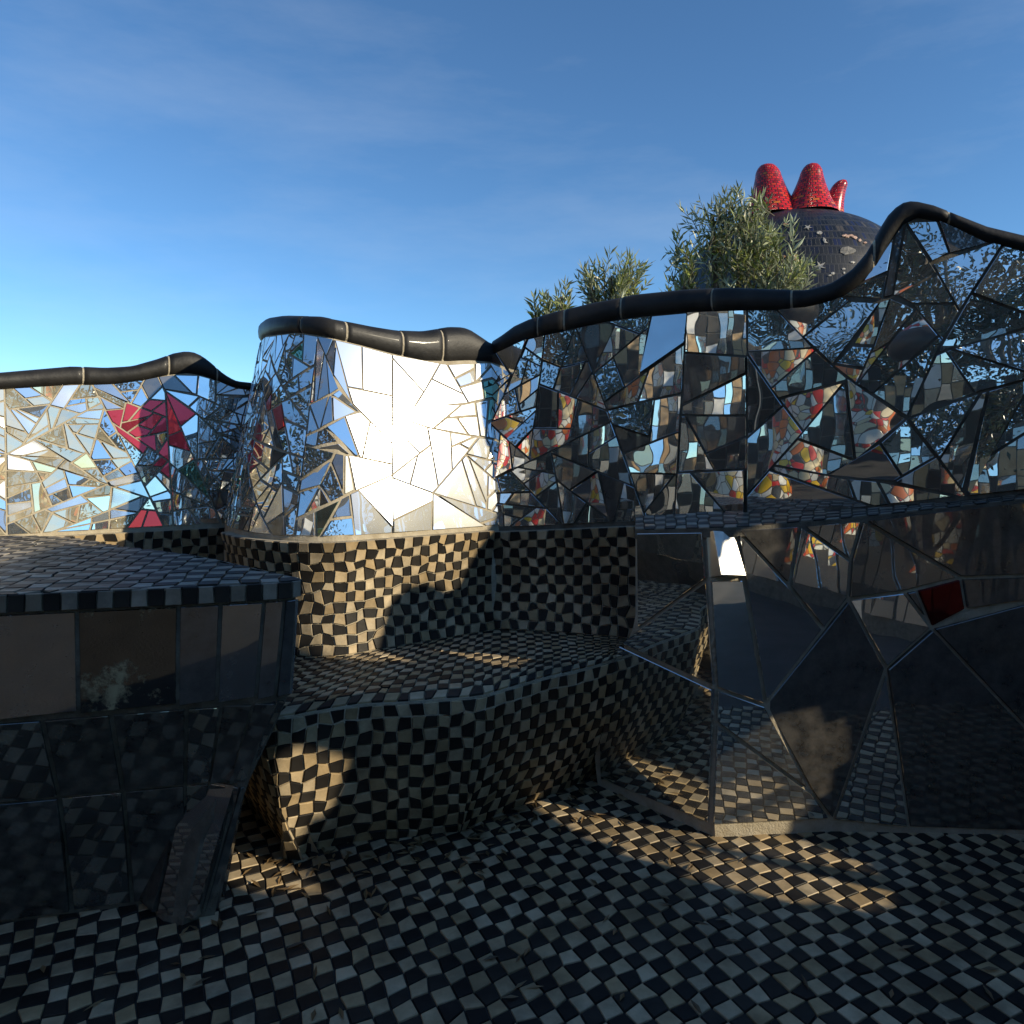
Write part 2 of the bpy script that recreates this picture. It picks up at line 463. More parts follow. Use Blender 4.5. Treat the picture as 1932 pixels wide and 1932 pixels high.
def plate(name, pts, thick, mat, parent, jitter=0.0, lift=0.0015, chamfer=0.0012, r=rnd, toward=None, label=None, aim=None, over=()):
    """A flat plate through the given corner points (counter-clockwise seen from the front), embedded in the wall behind it."""
    P = [Vector(p) for p in pts]
    c = sum(P, Vector()) / len(P)
    n = Vector()
    for a, b in zip(P, P[1:] + P[:1]): n += (a - c).cross(b - c)
    n.normalize()
    if toward is not None and n.dot(toward) < 0:
        P.reverse(); n = -n
    if aim is not None: n = aim.normalized()
    if jitter:
        n = (n + Vector((r.gauss(0, jitter), r.gauss(0, jitter), r.gauss(0, jitter)))).normalized()
    lift += max([0.0] + [(Vector(o_) - c).dot(n) for o_ in over])
    Q = [p - n * (p - c).dot(n) + n * lift for p in P]
    cc = sum(Q, Vector()) / len(Q)
    k = len(Q)
    top = []
    for q in Q:
        d = cc - q
        l = d.length
        top.append(q + d * min(0.3, chamfer * 1.3 / max(l, 1e-4)))
    mid = [q - n * chamfer * 0.8 for q in Q]
    bot = [q - n * thick for q in Q]
    o = c
    V = [v - o for v in top + mid + bot]
    Fc = [tuple(range(k))]
    for i in range(k):
        j = (i + 1) % k
        Fc.append((i, k + i, k + j, j)); Fc.append((k + i, 2 * k + i, 2 * k + j, k + j))
    Fc.append(tuple(range(3 * k - 1, 2 * k - 1, -1)))
    ob = mesh_obj(name, V, Fc, mat, parent)
    ob.location = o
    if label: ob['label'] = label
    return ob

# ---- checker tiles on any surface S(u, v) -> (point)
def checker(S, us, vs, par=0, jit=0.12, gap=0.0022, r=rnd, black_bias=0.0):
    """Hand-laid checker tiles: returns (corner points, is_cream) for every cell of an uneven grid."""
    nu, nv = len(us), len(vs)
    G = []
    for i in range(nu):
        row = []
        for j in range(nv):
            du = (us[min(i + 1, nu - 1)] - us[max(i - 1, 0)]) * 0.5
            dv = (vs[min(j + 1, nv - 1)] - vs[max(j - 1, 0)]) * 0.5
            ju = 0 if i in (0, nu - 1) else r.gauss(0, jit) * du
            jv = 0 if j in (0, nv - 1) else r.gauss(0, jit) * dv
            row.append(Vector(S(us[i] + ju, vs[j] + jv)))
        G.append(row)
    out = []
    for i in range(nu - 1):
        for j in range(nv - 1):
            q = [G[i][j], G[i + 1][j], G[i + 1][j + 1], G[i][j + 1]]
            c = sum(q, Vector()) / 4
            q = [c + (p - c) * max(0.5, 1 - gap / max((p - c).length * 0.7, 1e-4)) for p in q]
            out.append((q, (i + j + par) % 2 == 0))
    return out

def tile_geom(q, t):
    c = sum(q, Vector()) / 4
    n = ((q[2] - q[0]).cross(q[3] - q[1])).normalized()
    top = [p + (c - p) * 0.05 + n * t for p in q]
    mid = [p + n * t * 0.6 for p in q]
    bot = [p - n * 0.004 for p in q]
    return c, [v - c for v in top + mid + bot], [(0, 1, 2, 3)] + [f for i in range(4) for f in
            ((4 + i, 4 + (i + 1) % 4, (i + 1) % 4, i), (8 + i, 8 + (i + 1) % 4, 4 + (i + 1) % 4, 4 + i))]

def lay(tiles, parent, t=0.004, single=300, hidden=None, r=rnd, field='tile_field', cream='cream'):
    """The tiles that show largest become parts of their own; the rest one field of tiles."""
    sc = []
    for k, (q, cr) in enumerate(tiles):
        P = [proj(p) for p in q]
        a = abs(area2(P)) if all(0 <= x <= 1932 and 0 <= y <= 1932 for x, y in P) else 0
        c = sum(q, Vector()) / 4
        n = (q[2] - q[0]).cross(q[3] - q[1])
        if n.dot(Vector((0, 0, EYE)) - c) <= 0: a = 0
        if a and hidden and hidden(proj(c), c): a = 0
        sc.append((a, k))
    sc.sort(reverse=True)
    big = {k for a, k in sc[:single] if a > 20}
    V, Fc, MI = [], [], []
    mats = M[cream] + M['black']
    for k, (q, cr) in enumerate(tiles):
        c, v, f = tile_geom(q, t * r.uniform(0.7, 1.3))
        mi = r.randrange(3) if cr else 3 + r.randrange(2)
        if k in big:
            o = mesh_obj('tile', v, f, mats[mi], parent)
            o.location = c
        else:
            b = len(V)
            V += [p + c for p in v]
            Fc += [tuple(b + i for i in ff) for ff in f]
            MI += [mi] * len(f)
    if V:
        o = mesh_obj(field, V, Fc, mats, parent, midx=MI)
        o['kind'] = 'stuff'

# ------------------------------------------------------------------ the setting: ground and terrace floor
g = mesh_obj('ground', [(-900, -900, -0.06), (900, -900, -0.06), (900, 900, -0.06), (-900, 900, -0.06)], [(0, 1, 2, 3)], M['ground'])
g['kind'] = 'structure'
fl = mesh_obj('floor', [(-4, -6, -0.05), (4, -6, -0.05), (4, 4, -0.05), (-4, 4, -0.05), (-4, -6, 0), (4, -6, 0), (4, 4, 0), (-4, 4, 0)],
              [(4, 5, 6, 7), (0, 1, 5, 4), (1, 2, 6, 5), (2, 3, 7, 6), (3, 0, 4, 7)], M['paving'])
fl['kind'] = 'structure'

# ------------------------------------------------------------------ the undulating mirror walls
lp = [(-2.75, 2.15), px(-150, 2.78), px(0, 2.96), px(137, 3.12), px(300, 3.30), px(450, 3.50), px(505, 3.60)]
wl = Wall(lp, lambda s: 5.0, lambda s: 0.90)
bp_ = [px(424, 3.62), px(421, 3.42), px(423, 3.24), px(432, 3.07), px(452, 2.94), px(486, 2.835), px(534, 2.762), px(590, 2.725), px(640, 2.737), px(680, 2.78),
       px(715, 2.824), px(755, 2.878), px(820, 2.968), px(880, 3.054), px(930, 3.13), px(975, 3.20)]
wb = Wall(bp_, lambda s: 11.0, lambda s: 0.92)
rim_tab = [(900, 1001), (1000, 998), (1180, 990), (1390, 984), (1600, 967), (1795, 947), (1960, 928)]
rp = [px(905, 3.17), px(935, 3.15), px(1000, 3.12), px(1100, 3.06), px(1200, 2.98), px(1300, 2.88), px(1400, 2.77), px(1500, 2.68), px(1600, 2.60), px(1700, 2.54), px(1800, 2.49), px(1965, 2.43)]
wr = Wall(rp, lambda s: interp([(0.0, 11.0), (0.06, 8.0), (0.25, 2.0), (0.6, 0.8)], s), lambda s: 0.95)
def rim_r(s):
    p = wr.P(s)
    return EYE - (interp(rim_tab, CX + F * p[0] / p[1]) - HY) / F * p[1]
wr.zr = rim_r
sp_ = [px(1965, 2.43), (2.05, 2.28), (2.4, 1.95), (2.68, 1.5), (2.8, 1.1), (2.86, 0.6), (2.88, 0.0), (2.8, -0.8), (2.6, -1.5)]
ws = Wall(sp_, lambda s: 1.5, lambda s: 1.05)

copL_t = [(-400, 700), (0, 702), (137, 690), (200, 693), (250, 690), (300, 676), (330, 665), (355, 661), (375, 665), (398, 682), (420, 703), (445, 718), (520, 726)]
copL_b = [(-400, 736), (0, 738), (137, 729), (200, 729), (250, 724), (310, 712), (355, 708), (390, 714), (420, 726), (445, 734), (520, 744)]
copB_t = [(470, 645), (478, 628), (492, 611), (510, 598), (535, 594), (600, 595), (660, 606), (700, 614), (750, 622), (800, 624), (850, 616), (880, 617), (905, 633), (925, 647), (980, 650)]
copB_b = [(470, 676), (478, 662), (500, 638), (560, 631), (620, 641), (680, 656), (740, 673), (800, 688), (850, 691), (900, 688), (980, 686)]
copR_t = [(900, 650), (925, 645), (945, 632), (970, 613), (1000, 599), (1060, 582), (1130, 566), (1200, 553), (1300, 543), (1380, 540), (1450, 543), (1520, 545), (1565, 533), (1605, 508),
          (1638, 470), (1660, 430), (1680, 397), (1700, 381), (1722, 376), (1760, 385), (1800, 402), (1860, 425), (1965, 450)]
copR_b = [(900, 690), (940, 668), (1000, 642), (1060, 629), (1130, 613), (1200, 601), (1300, 592), (1400, 588), (1450, 590), (1520, 584), (1575, 570), (1615, 548), (1650, 512), (1675, 468),
          (1700, 428), (1730, 412), (1785, 422), (1860, 458), (1965, 486)]
side_y = [(-1.5, 2.4), (0.0, 2.8), (0.5, 2.85), (0.8, 2.5), (1.0, 2.0), (1.13, 1.84), (1.24, 1.9), (1.34, 2.06), (1.45, 2.06), (1.58, 1.90), (1.7, 1.88), (1.85, 2.0), (2.1, 2.02), (2.43, 2.0)]  # top heights of the unseen side wall, set for where its shadow falls
side_t = [(s_, interp(side_y, p_[1])) for p_, s_ in zip(ws.p, ws.s)]

def wall_cop(w, tt, tb):
    n = 90
    S = lin(0, w.L, n)
    top = [(s, w.z_at(s, tt)) for s in S]
    bot = [(s, w.z_at(s, tb)) for s in S]
    return top, bot
topL, botL = wall_cop(wl, copL_t, copL_b)
topB, botB = wall_cop(wb, copB_t, copB_b)
topR, botR = wall_cop(wr, copR_t, copR_b)
topS = side_t; botS = [(s, z - 0.09) for s, z in side_t]

def coping(w, top, bot, joints, parent, half=0.075):
    """Black glazed mouldings butted end to end on the wall top over a bed of mortar."""
    def ring(s, k, n=18):
        zt, zb = interp(top, s), interp(bot, s)
        zc, rz = (zt + zb) / 2, (zt - zb) / 2 * k
        out = []
        for i in range(n):
            a = 2 * math.pi * i / n
            ca, sa = math.cos(a), math.sin(a)
            ca = math.copysign(abs(ca) ** 0.62, ca); sa = math.copysign(abs(sa) ** 0.7, sa)
            out.append(w.pt(s, zc + rz * sa, -0.055 + half * k * ca) if False else
                       tuple(a_ + b_ for a_, b_ in zip(w.pt(s, zc, -0.055), (w.N(s)[0] * half * k * ca, w.N(s)[1] * half * k * ca, rz * sa))))
        return out
    def sweep(name, rings, mat, par):
        n = len(rings[0]); V = [v for r_ in rings for v in r_]; Fc = []
        for i in range(len(rings) - 1):
            for j in range(n):
                a, b = i * n + j, i * n + (j + 1) % n
                Fc.append((a, b, b + n, a + n))
        Fc.append(tuple(range(n))); Fc.append(tuple(range(len(V) - 1, len(V) - n - 1, -1)))
        Fc = [tuple(reversed(f)) for f in Fc]
        return mesh_obj(name, V, Fc, mat, par, smooth=True)
    sweep('coping_bed', [ring(s, 0.955) for s in lin(0.01, w.L - 0.01, 90)], M['mortar'], parent)
    js = [0.0] + sorted(joints) + [w.L]
    for a, b in zip(js, js[1:]):
        if b - a < 0.03: continue
        n = max(5, int((b - a) / 0.02))
        S = lin(a + 0.0022, b - 0.0022, n)
        k0 = rnd.uniform(0.985, 1.02)
        R = [ring(S[0], k0 * 0.93), ring(S[0] + 0.004, k0)] + [ring(s, k0) for s in S[1:-1]] + [ring(S[-1] - 0.004, k0), ring(S[-1], k0 * 0.93)]
        sweep('coping_tile', R, M['coping'], parent)

def wall_body(name, w, top, parent, zlo=-0.02, thick=0.13, skip=None, nz=16, zlo_fn=None, mat=None):
    us = lin(0, w.L, 100)
    def fn(u, v, o):
        z0 = zlo_fn(u) if zlo_fn else zlo
        return w.pt(u, z0 + (interp(top, u) - 0.03 - z0) * v, o - 0.003)
    sk = None
    if skip:
        sk = lambda u, v: skip(u, zlo + (interp(top, u) - zlo) * v)
    return grid_solid(name, fn, us, lin(0, 1, nz), thick, mat or M['mortar'], parent, skip=sk)

def mirrors(w, bot, parent, target, choose, grout, jit, zlo=None, r=None, skip=None, s0=0.0, s1=None):
    r = r or rnd
    s1 = w.L if s1 is None else s1
    zl = zlo or w.zr
    Hm = 0.75
    sheets = []
    s = s0
    while s < s1 - 1e-6:                                     # glass was laid sheet by sheet
        e = min(s1, s + 1.1)
        sheets.append([(s, 0), (e, 0), (e, Hm), (s, Hm)])
        s = e
    tgt = lambda c: target(*((c[0], c[1] / Hm)))
    n = 0
    for sh in sheets:
        todo = shatter(sh, tgt, r)
        while todo:
            p = todo.pop(0)
            c = centroid(p)
            X, Y = proj(w.pt(c[0], zl(c[0]) + (interp(bot, c[0]) - zl(c[0])) * c[1] / Hm))
            q = inset(p, grout(X) * r.uniform(0.7, 1.3))
            if not q: continue
            z_ = zl(c[0]) + (interp(bot, c[0]) - zl(c[0])) * c[1] / Hm
            if skip and skip(c[0], z_): continue
            def up_(a, b, o=0.0):
                t = 0.006 + (b / Hm) * 0.99
                z0, z1 = zl(a) + 0.006, interp(bot, a) + 0.012
                return w.pt(a, z0 + (z1 - z0) * t, o)
            pts = [up_(a, b) for a, b in q]
            cq = centroid(q)
            over = [up_(*cq, -.003)] + [up_(cq[0] + (a - cq[0]) * k, cq[1] + (b - cq[1]) * k, -.003) for a, b in q for k in (.5, .95)]
            V3 = [Vector(p_) for p_ in pts]
            c3 = sum(V3, Vector()) / len(V3); n3 = Vector()
            for a_, b_ in zip(V3, V3[1:] + V3[:1]): n3 += (a_ - c3).cross(b_ - c3)
            n3.normalize()
            if max(abs((Vector(o_) - c3).dot(n3)) for o_ in over) > 0.010 and abs(area2(p)) > 0.0022:
                ar = abs(area2(p)) * .4
                todo = shatter(p, lambda c_: ar, r) + todo      # too much bend for one flat piece
                continue
            nn = w.N(c[0])
            plate('mirror_piece', pts, 0.025, choose(X, Y, r, c), parent, jitter=jit(X, Y), r=r, toward=Vector((nn[0], nn[1], 0.1)), over=over)
            n += 1
    return n

def pick(r, opts):
    t = r.random() * sum(w for _, w in opts)
    for m, w in opts:
        t -= w
        if t <= 0: return M[m]
    return M[opts[-1][0]]

def choose_left(X, Y, r, c):
    for (x, y, rad) in ((318, 880, 17), (268, 820, 30), (235, 800, 22), (275, 985, 20), (320, 800, 20), (300, 730, 12), (180, 985, 8)):
        if math.hypot(X - x, Y - y) < rad: return M['red_glass']
    if math.hypot((X - 285) / 1.1, Y - 805) < 62 and r.random() < .55: return M['red_glass']
    if X < 235: return pick(r, [('mirror_warm_refl', 5), ('mirror', 2), ('mirror_hammered', 3)])
    return pick(r, [('mirror', 5), ('mirror_b', 3), ('mirror_c', 2), ('mirror_old', 1), ('mirror_dark', 1.2), ('mirror_green', .4)])
def choose_bulge(X, Y, r, c):
    if math.hypot(X - 517, Y - 778) < 17: return M['red_tile']
    if 660 < X < 920: return M['mirror']
    return pick(r, [('mirror', 5), ('mirror_b', 3), ('mirror_c', 2), ('mirror_old', 1.2), ('mirror_hammered', 1.0), ('mirror_dark', .8), ('mirror_green', .3)])
def choose_right(X, Y, r, c):
    return pick(r, [('mirror', 6), ('mirror_b', 3), ('mirror_c', 3), ('mirror_old', .8), ('mirror_dark', 1.0)])

# far left length of wall
t = thing('mirror_wall', 'low wavy wall of small red mirror shards and shards tinted with a warm reflection, farthest left', 'mirror wall', 'undulating mirror walls of the terrace')
wall_body('core', wl, topL, t)
coping(wl, topL, botL, [wl.sX(x) for x in (-20, 158, 328, 412)], t)
r1 = random.Random(5)
mirrors(wl, botL, t, lambda s, v: (0.013 if s > wl.sX(325) else 0.0055) if wl.P(s)[0] > -2.1 else 0.03, choose_left, lambda X: 0.0038, lambda X, Y: 0.035 if X < 325 else 0.02, r=r1)
# convex bay that holds the sun's reflection
t = thing('mirror_wall', 'convex bay of mirror wall where the blinding sun is reflected', 'mirror wall', 'undulating mirror walls of the terrace')
wall_body('core', wb, topB, t)
coping(wb, topB, botB, [wb.sX(x) for x in (512, 682, 792, 868)], t)
r2 = random.Random(21)
s520 = wb.sX(520)
mirrors(wb, botB, t, lambda s, v: 0.0062 if s < s520 else (0.010 if s < wb.sX(655) else 0.024 if s < wb.sX(870) else .010), choose_bulge, lambda X: 0.0046 if not 660 < X < 850 else 0.0030,
        lambda X, Y: 0.006 if math.hypot(X - 755, Y - 810) < 130 else 0.022, r=r2)
# right hand length
t = wright = thing('mirror_wall', 'tall mirror wall with large dark panes and black coping climbing to a crest', 'mirror wall', 'undulating mirror walls of the terrace')
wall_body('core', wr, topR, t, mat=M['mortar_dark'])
coping(wr, topR, botR, [wr.sX(x) for x in (1012, 1066, 1172, 1342, 1492, 1648, 1788)], t)
r3 = random.Random(8)
mirrors(wr, botR, t, lambda s, v: 0.008 if s < wr.sX(1020) else (0.017 if s < wr.sX(1250) else (0.009 if v > .62 and wr.sX(1610) < s < wr.sX(1830) else 0.032)), choose_right, lambda X: 0.0036 if X > 1250 else 0.003,
        lambda X, Y: 0.045, r=r3)

# ---- the lower part of the right hand wall: a belly of big mirror panes down to the floor
belly = [px(1100, 2.80), px(1128, 2.755), px(1347, 2.385), px(1570, 2.42), px(1965, 2.40)]
wy = Wall(belly, lambda s: 0.0, lambda s: 5.0, per=1)
def rim_y(s):
    p = wy.P(s)
    return EYE - (interp(rim_tab, CX + F * p[0] / p[1]) + 12 - HY) / F * p[1]
XL = [(0.0, 1128), (0.15, 1120), (0.42, 1138), (0.6, 1195), (0.66, 1205), (1.2, 1205)]
def belly_pt(u, v, o):           # u 0..1 along, v 0..1 up
    sA = wy.sX_f(interp(XL, v * 0.97))
    s = sA + (wy.L - sA) * u
    return wy.pt(s, -0.02 + (rim_y(s) + 0.02) * v, o - 0.003)
def sX_fine(X):
    pr = [(CX + F * p[0] / p[1], s) for p, s in zip(wy.p, wy.s)]
    return interp(pr, X)
wy.sX_f = sX_fine
grid_solid('lower_core', belly_pt, lin(0, 1, 60), lin(0, 1, 24), 0.12, M['mortar'], wright)
def on_belly(X, Y):
    s = wy.sX_f(X)
    p = wy.P(s)
    return wy.pt(s, EYE - (Y - HY) / F * p[1], 0.0)
nd = dict(A=(1208, 1003), W0=(1333, 1001), B=(1387, 998), Cc=(1507, 990), D=(1626, 980), TR=(1960, 940), E=(1487, 1105), Fq=(1604, 1057), G=(1599, 1130), H=(1553, 1187),
          I0=(1706, 1116), D2=(1772, 1095), J=(1757, 1184), K=(1671, 1260), L=(1442, 1330), B2=(1419, 1190), W3=(1338, 1092), W2=(1402, 1092), M=(1350, 1298), N=(1176, 1214),
          A2=(1208, 1190), O=(1349, 1362), P=(1531, 1495), Q=(1341, 1556), R=(1569, 1546), S=(1715, 1562), BR=(1960, 1570), R1=(1960, 1085), R2=(1960, 1130), R3=(1960, 1400),
          I1=(1728, 1112), D3=(1812, 1090), D4=(1822, 1150), A3=(1128, 1330), BL=(1131, 1472))
panes = [('A W0 W3 A2', 'mirror_b'), ('W0 B W2 W3', 'mirror_frost'), ('A2 W3 M N', 'mirror_b'), ('W3 W2 B2 L M', 'mirror_b'), ('B E H L B2', 'mirror'), ('B Cc E', 'mirror_dark'),
         ('Cc Fq G H E', 'mirror_b'), ('Cc D Fq', 'mirror_old'), ('D D3 I0 G Fq', 'mirror_smoke'), ('D TR R1 D3', 'mirror_dark'), ('G I0 J K', 'mirror'), ('I0 I1 J', 'mirror_dark'), ('I1 D3 D4 J', 'red_dark'), ('D3 R1 R2 D4', 'mirror_dark'),
         ('J R2 R3', 'mirror_dark'), ('K J R3 BR S', 'mirror_dark'), ('H G K R P L', 'mirror_dark'), ('M L P O', 'mirror_b'), ('O P R Q', 'mirror'), ('K S R', 'mirror_b'),
         ('N M O Q BL A3', 'mirror')]
for names, mt in panes:
    P2 = [nd[k] for k in names.split()]
    q = inset([(x, -y) for x, y in P2], 3.6)
    pts = [on_belly(x, -y) for x, y in q]
    # long panes follow the bend of the wall in two or three strips of glass cut from one sheet
    plate('mirror_pane', pts, 0.03 if mt != 'mirror_frost' else 0.08, M[mt], wright, jitter=0.012 if mt != 'mirror_frost' else 0, lift=0.008 if mt != 'mirror_frost' else 0.03, r=r3, toward=Vector((-.4, -1, 0)), chamfer=0.002, aim=Vector((.30, -.90, .25)) if mt == 'mirror_frost' else None)
# ledge between belly and upper wall, one course of dark checker tiles
sA, sB = wy.sX_f(1207), wy.L
def ledge(u, v):
    s = sA + (sB - sA) * u
    a = wy.pt(s, rim_y(s), 0.006)
    X = CX + F * a[0] / a[1]
    b = wr.pt(wr.sX(X), a[2] + 0.012, 0.004)
    return (a[0] + (b[0] - a[0]) * v, a[1] + (b[1] - a[1]) * v, a[2] + 0.012 * v + 0.002)
grid_solid('ledge', lambda u, v, o: (ledge(u, v)[0], ledge(u, v)[1], ledge(u, v)[2] + o), lin(0, 1, 60), [0, .5, 1], 0.03, M['mortar_dark'], wright)
lay(checker(ledge, lin(0, 1, 33), lin(0, 1, 7), jit=0.06), wright, single=60, field='ledge_tiles', cream='cream2')

# ---- unseen wall: top edge shaped to cast shade, openings invented for sun patches
t = thing('mirror_wall', 'mirror wall beside the viewer, seen only in reflections, its top and added openings shaping sun and shade', 'mirror wall', 'undulating mirror walls of the terrace')
def s_of_y(y):
    return min(zip(ws.p, ws.s), key=lambda e: abs(e[0][1] - y))[1]
holes = [(s_of_y(1.38), 0.98, 0.38, 0.26), (s_of_y(0.50), 1.74, 0.17, 0.24), (s_of_y(1.43) + 0.08, 1.80, 0.24, 0.13)]  # openings added to throw sun on the floor, bench and one pane
def in_hole(s, z): return any(((s - a) / ra) ** 2 + ((z - b) / rb) ** 2 < 1 for a, b, ra, rb in holes)
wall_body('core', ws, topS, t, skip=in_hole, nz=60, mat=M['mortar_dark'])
coping(ws, topS, botS, lin(0.4, ws.L - 0.3, 9), t)
r4 = random.Random(3)
mirrors(ws, botS, t, lambda s, v: 0.035, choose_right, lambda X: 0.005, lambda X, Y: 0.04, zlo=lambda s: 0.12, r=r4,
        skip=lambda s, z: any(((s - a) / (ra + .09)) ** 2 + ((z - b) / (rb + .09)) ** 2 < 1 for a, b, ra, rb in holes))

# ------------------------------------------------------------------ the checkered bench
ZS = 0.50
bench = thing('checkered_bench', 'built-in bench of black and cream checker tiles below the mirror wall', 'bench')
tiles = []
TS = 0.038
def back_run(w, s0, s1, zt, par):
    n = max(2, int(round((s1 - s0) / TS))); nv = int(round((zt(s0) - ZS) / TS))
    def S(s, v):
        z = ZS + (zt(s) - ZS) * v
        # slightly hollowed back that swells out again under the rim
        o = 0.030 - 0.028 * math.sin(math.pi * v)
        p, n_ = w.P(s), w.N(s)
        return (p[0] + n_[0] * o, p[1] + n_[1] * o, z)
    grid_solid('backrest_core', lambda u, v, o: (lambda p, n_: (p[0] + n_[0] * (o - .003), p[1] + n_[1] * (o - .003), p[2]))(S(u, v), w.N(u)), lin(s0, s1, max(4, n)), lin(0, 1, 9), 0.06, M['mortar'], bench)
    return checker(S, lin(s0, s1, n + 1), lin(0.004, 1, nv + 1), par)
tiles += back_run(wl, wl.sX(-100), wl.sX(470), lambda s: 0.895, 0)
tiles += back_run(wb, wb.sX(432), wb.sX(925), lambda s: 0.915, 0)
tiles += back_run(wr, wr.sX(932), wr.sX(1260), lambda s: rim_r(s) - 0.005, 1)

front = Curve([px(330, 2.9), px(372, 2.62), px(420, 2.38), px(465, 2.21), px(505, 2.12), px(550, 2.13), px(600, 2.17), px(680, 2.225), px(760, 2.245), px(840, 2.275), px(905, 2.30),
               px(960, 2.38), px(1030, 2.49), px(1090, 2.57), px(1150, 2.68), px(1210, 2.85)])
backc = Curve([px(423, 3.25), px(432, 3.05), px(452, 2.93), px(486, 2.825), px(534, 2.752), px(590, 2.715), px(640, 2.727), px(680, 2.77), px(755, 2.868), px(820, 2.955), px(880, 3.04), px(930, 3.10), px(1000, 3.09), px(1100, 3.03), px(1250, 2.92)])
def seat(u, v):
    a = backc.P(u * backc.L); b = front.P(u * front.L)
    return (a[0] + (b[0] - a[0]) * v, a[1] + (b[1] - a[1]) * v, ZS - 0.004 + 0.008 * v - 0.012 * max(0, v - .93) / .07)
def riser(s, v):                 # v 0 at the seat edge, 1 at the floor
    p, n = front.P(s), front.N(s)
    o = -0.15 * (v ** 1.25) + 0.02 * math.sin(3.1 * v)
    return (p[0] + n[0] * o, p[1] + n[1] * o, (ZS - 0.012) * (1 - v))
tiles += checker(seat, lin(0, 1, int(front.L / TS) + 1), lin(0, 1, 17), 0)
nf = int(front.L / 0.039)
tiles += [([q[3], q[2], q[1], q[0]], c) for q, c in checker(riser, lin(0, front.L, nf + 1), lin(0.01, 1, 13), 1, jit=0.11)]
grid_solid('seat_core', lambda u, v, o: (seat(u, v)[0], seat(u, v)[1], seat(u, v)[2] - 0.003 + o), lin(0, 1, 50), lin(0, 1, 10), 0.05, M['mortar'], bench)
grid_solid('riser_core', lambda u, v, o: (lambda p, n: (p[0] + n[0] * (o - .003), p[1] + n[1] * (o - .003), p[2]))(riser(u, v), front.N(u)), lin(0, front.L, 70), lin(1, 0, 13), 0.05, M['mortar'], bench)
fix = []
for q, c in tiles:               # make every tile face outwards
    ctr = sum(q, Vector()) / 4
    n = (q[2] - q[0]).cross(q[3] - q[1])
    if n.z < -0.5 * n.length or (abs(n.z) < 0.7 * n.length and n.y > 0 and n.dot(Vector((0, 0, EYE)) - ctr) < 0): q = q[::-1]
    fix.append((q, c))
tiles = fix
def behind_table(P, c): return (P[0] < 585 and P[1] > 1040 + (P[0] - 386) * .24 and P[1] < 1300) or P[0] < 430 or P[0] > 1200
lay(tiles, bench, hidden=behind_table)

# ------------------------------------------------------------------ floor tiles
def fpt(u, v): return (u + 0.03 * math.sin(v * 2.1), v + 0.02 * math.sin(u * 3.0), 0.002)
ca, sa = math.cos(0.5), math.sin(0.5)
def frot(u, v):
    x, y, z = fpt(u, v)
    return (x * ca - y * sa, 1.8 + x * sa + y * ca, z)
ft = [(q, c) for q, c in checker(frot, lin(-2.6, 2.6, 112), lin(-2.6, 1.7, 93), 0, jit=0.07)]
lay([(q, c) for q, c in ft if -2.7 < q[0].x < 2.75 and q[0].y > 1.2], fl, single=300)

# ------------------------------------------------------------------ the table block on the left
table = thing('checkered_table', 'massive table with checker tile top and dark mirror sides in the left foreground', 'table')
plan = [(-2.5, 1.42), (-1.75, 1.595), (-1.40, 1.678), (-1.04, 1.763), (-0.82, 1.818), (-0.68, 1.858), (-0.585, 1.892), (-0.548, 1.918), (-0.545, 1.952), (-0.575, 1.99), (-0.68, 2.085), (-0.986, 2.37), (-1.35, 2.62), (-1.75, 2.90), (-2.3, 3.0), (-2.6, 2.3)]
tc = Curve(plan + [plan[0]], per=8)
sC = min(zip(tc.p, tc.s), key=lambda e: math.dist(e[0], (-0.545, 1.935)))[1]
def tsX(X):                        # length along the front edge only
    return min(((abs(CX + F * p[0] / p[1] - X), q) for p, q in zip(tc.p, tc.s) if q <= sC))[1]
tc.sX = tsX
def tin(s, off):
    p = tc.P(s)
    if off < 0.03: n = tc.N(s)
    else:
        v = [tc.N(min(tc.L - .01, max(.01, s + e))) for e in (-.3, -.2, -.1, 0, .1, .2, .3)]
        n = (sum(a for a, _ in v), sum(b for _, b in v)); l = math.hypot(*n); n = (n[0] / l, n[1] / l)
    return (p[0] - n[0] * off, p[1] - n[1] * off)
ZT = 0.92
prof = [(ZT - 0.012, 0.014), (ZT - 0.05, 0.012), (ZT - 0.052, 0.022), (0.75, 0.024), (0.63, 0.034), (0.52, 0.085), (0.38, 0.155), (0.22, 0.215), (0.0, 0.26)]
ss = lin(0, tc.L, 90)[:-1]
V = []; Fc = []
for z, o in prof:
    for s in ss: V.append((*tin(s, o), z))
m_ = len(ss)
for i in range(len(prof) - 1):
    for j in range(m_):
        a, b = i * m_ + j, i * m_ + (j + 1) % m_
        Fc.append((a, a + m_, b + m_, b))
Fc.append(tuple(range(m_)))
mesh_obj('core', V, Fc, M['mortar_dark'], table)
def inside(x, y, poly):
    r = False
    for (x1, y1), (x2, y2) in zip(poly, poly[1:] + poly[:1]):
        if (y1 > y) != (y2 > y) and x < (x2 - x1) * (y - y1) / (y2 - y1) + x1: r = not r
    return r
pl2 = [tin(s, 0.012) for s in ss]
def clip(q, poly):               # keep the tile inside the table edge
    return all(inside(p.x, p.y, poly) for p in q)
dirx = Vector((0.97, 0.225)).normalized()
def ttop(u, v):
    return (-0.55 + dirx.x * u - dirx.y * v, 1.92 + dirx.y * u + dirx.x * v, ZT - 0.010)
tt = [(q, c) for q, c in checker(ttop, lin(-2.1, 0.15, 46), lin(-0.2, 1.3, 31), 0, jit=0.08) if inside(*(sum(q, Vector()) / 4).xy, pl2)]
def pull(p):
    if inside(p.x, p.y, pl2): return p
    b = min(pl2, key=lambda e: (e[0] - p.x) ** 2 + (e[1] - p.y) ** 2)
    return Vector((b[0], b[1], p.z))
tt = [([pull(p) for p in q], c) for q, c in tt]
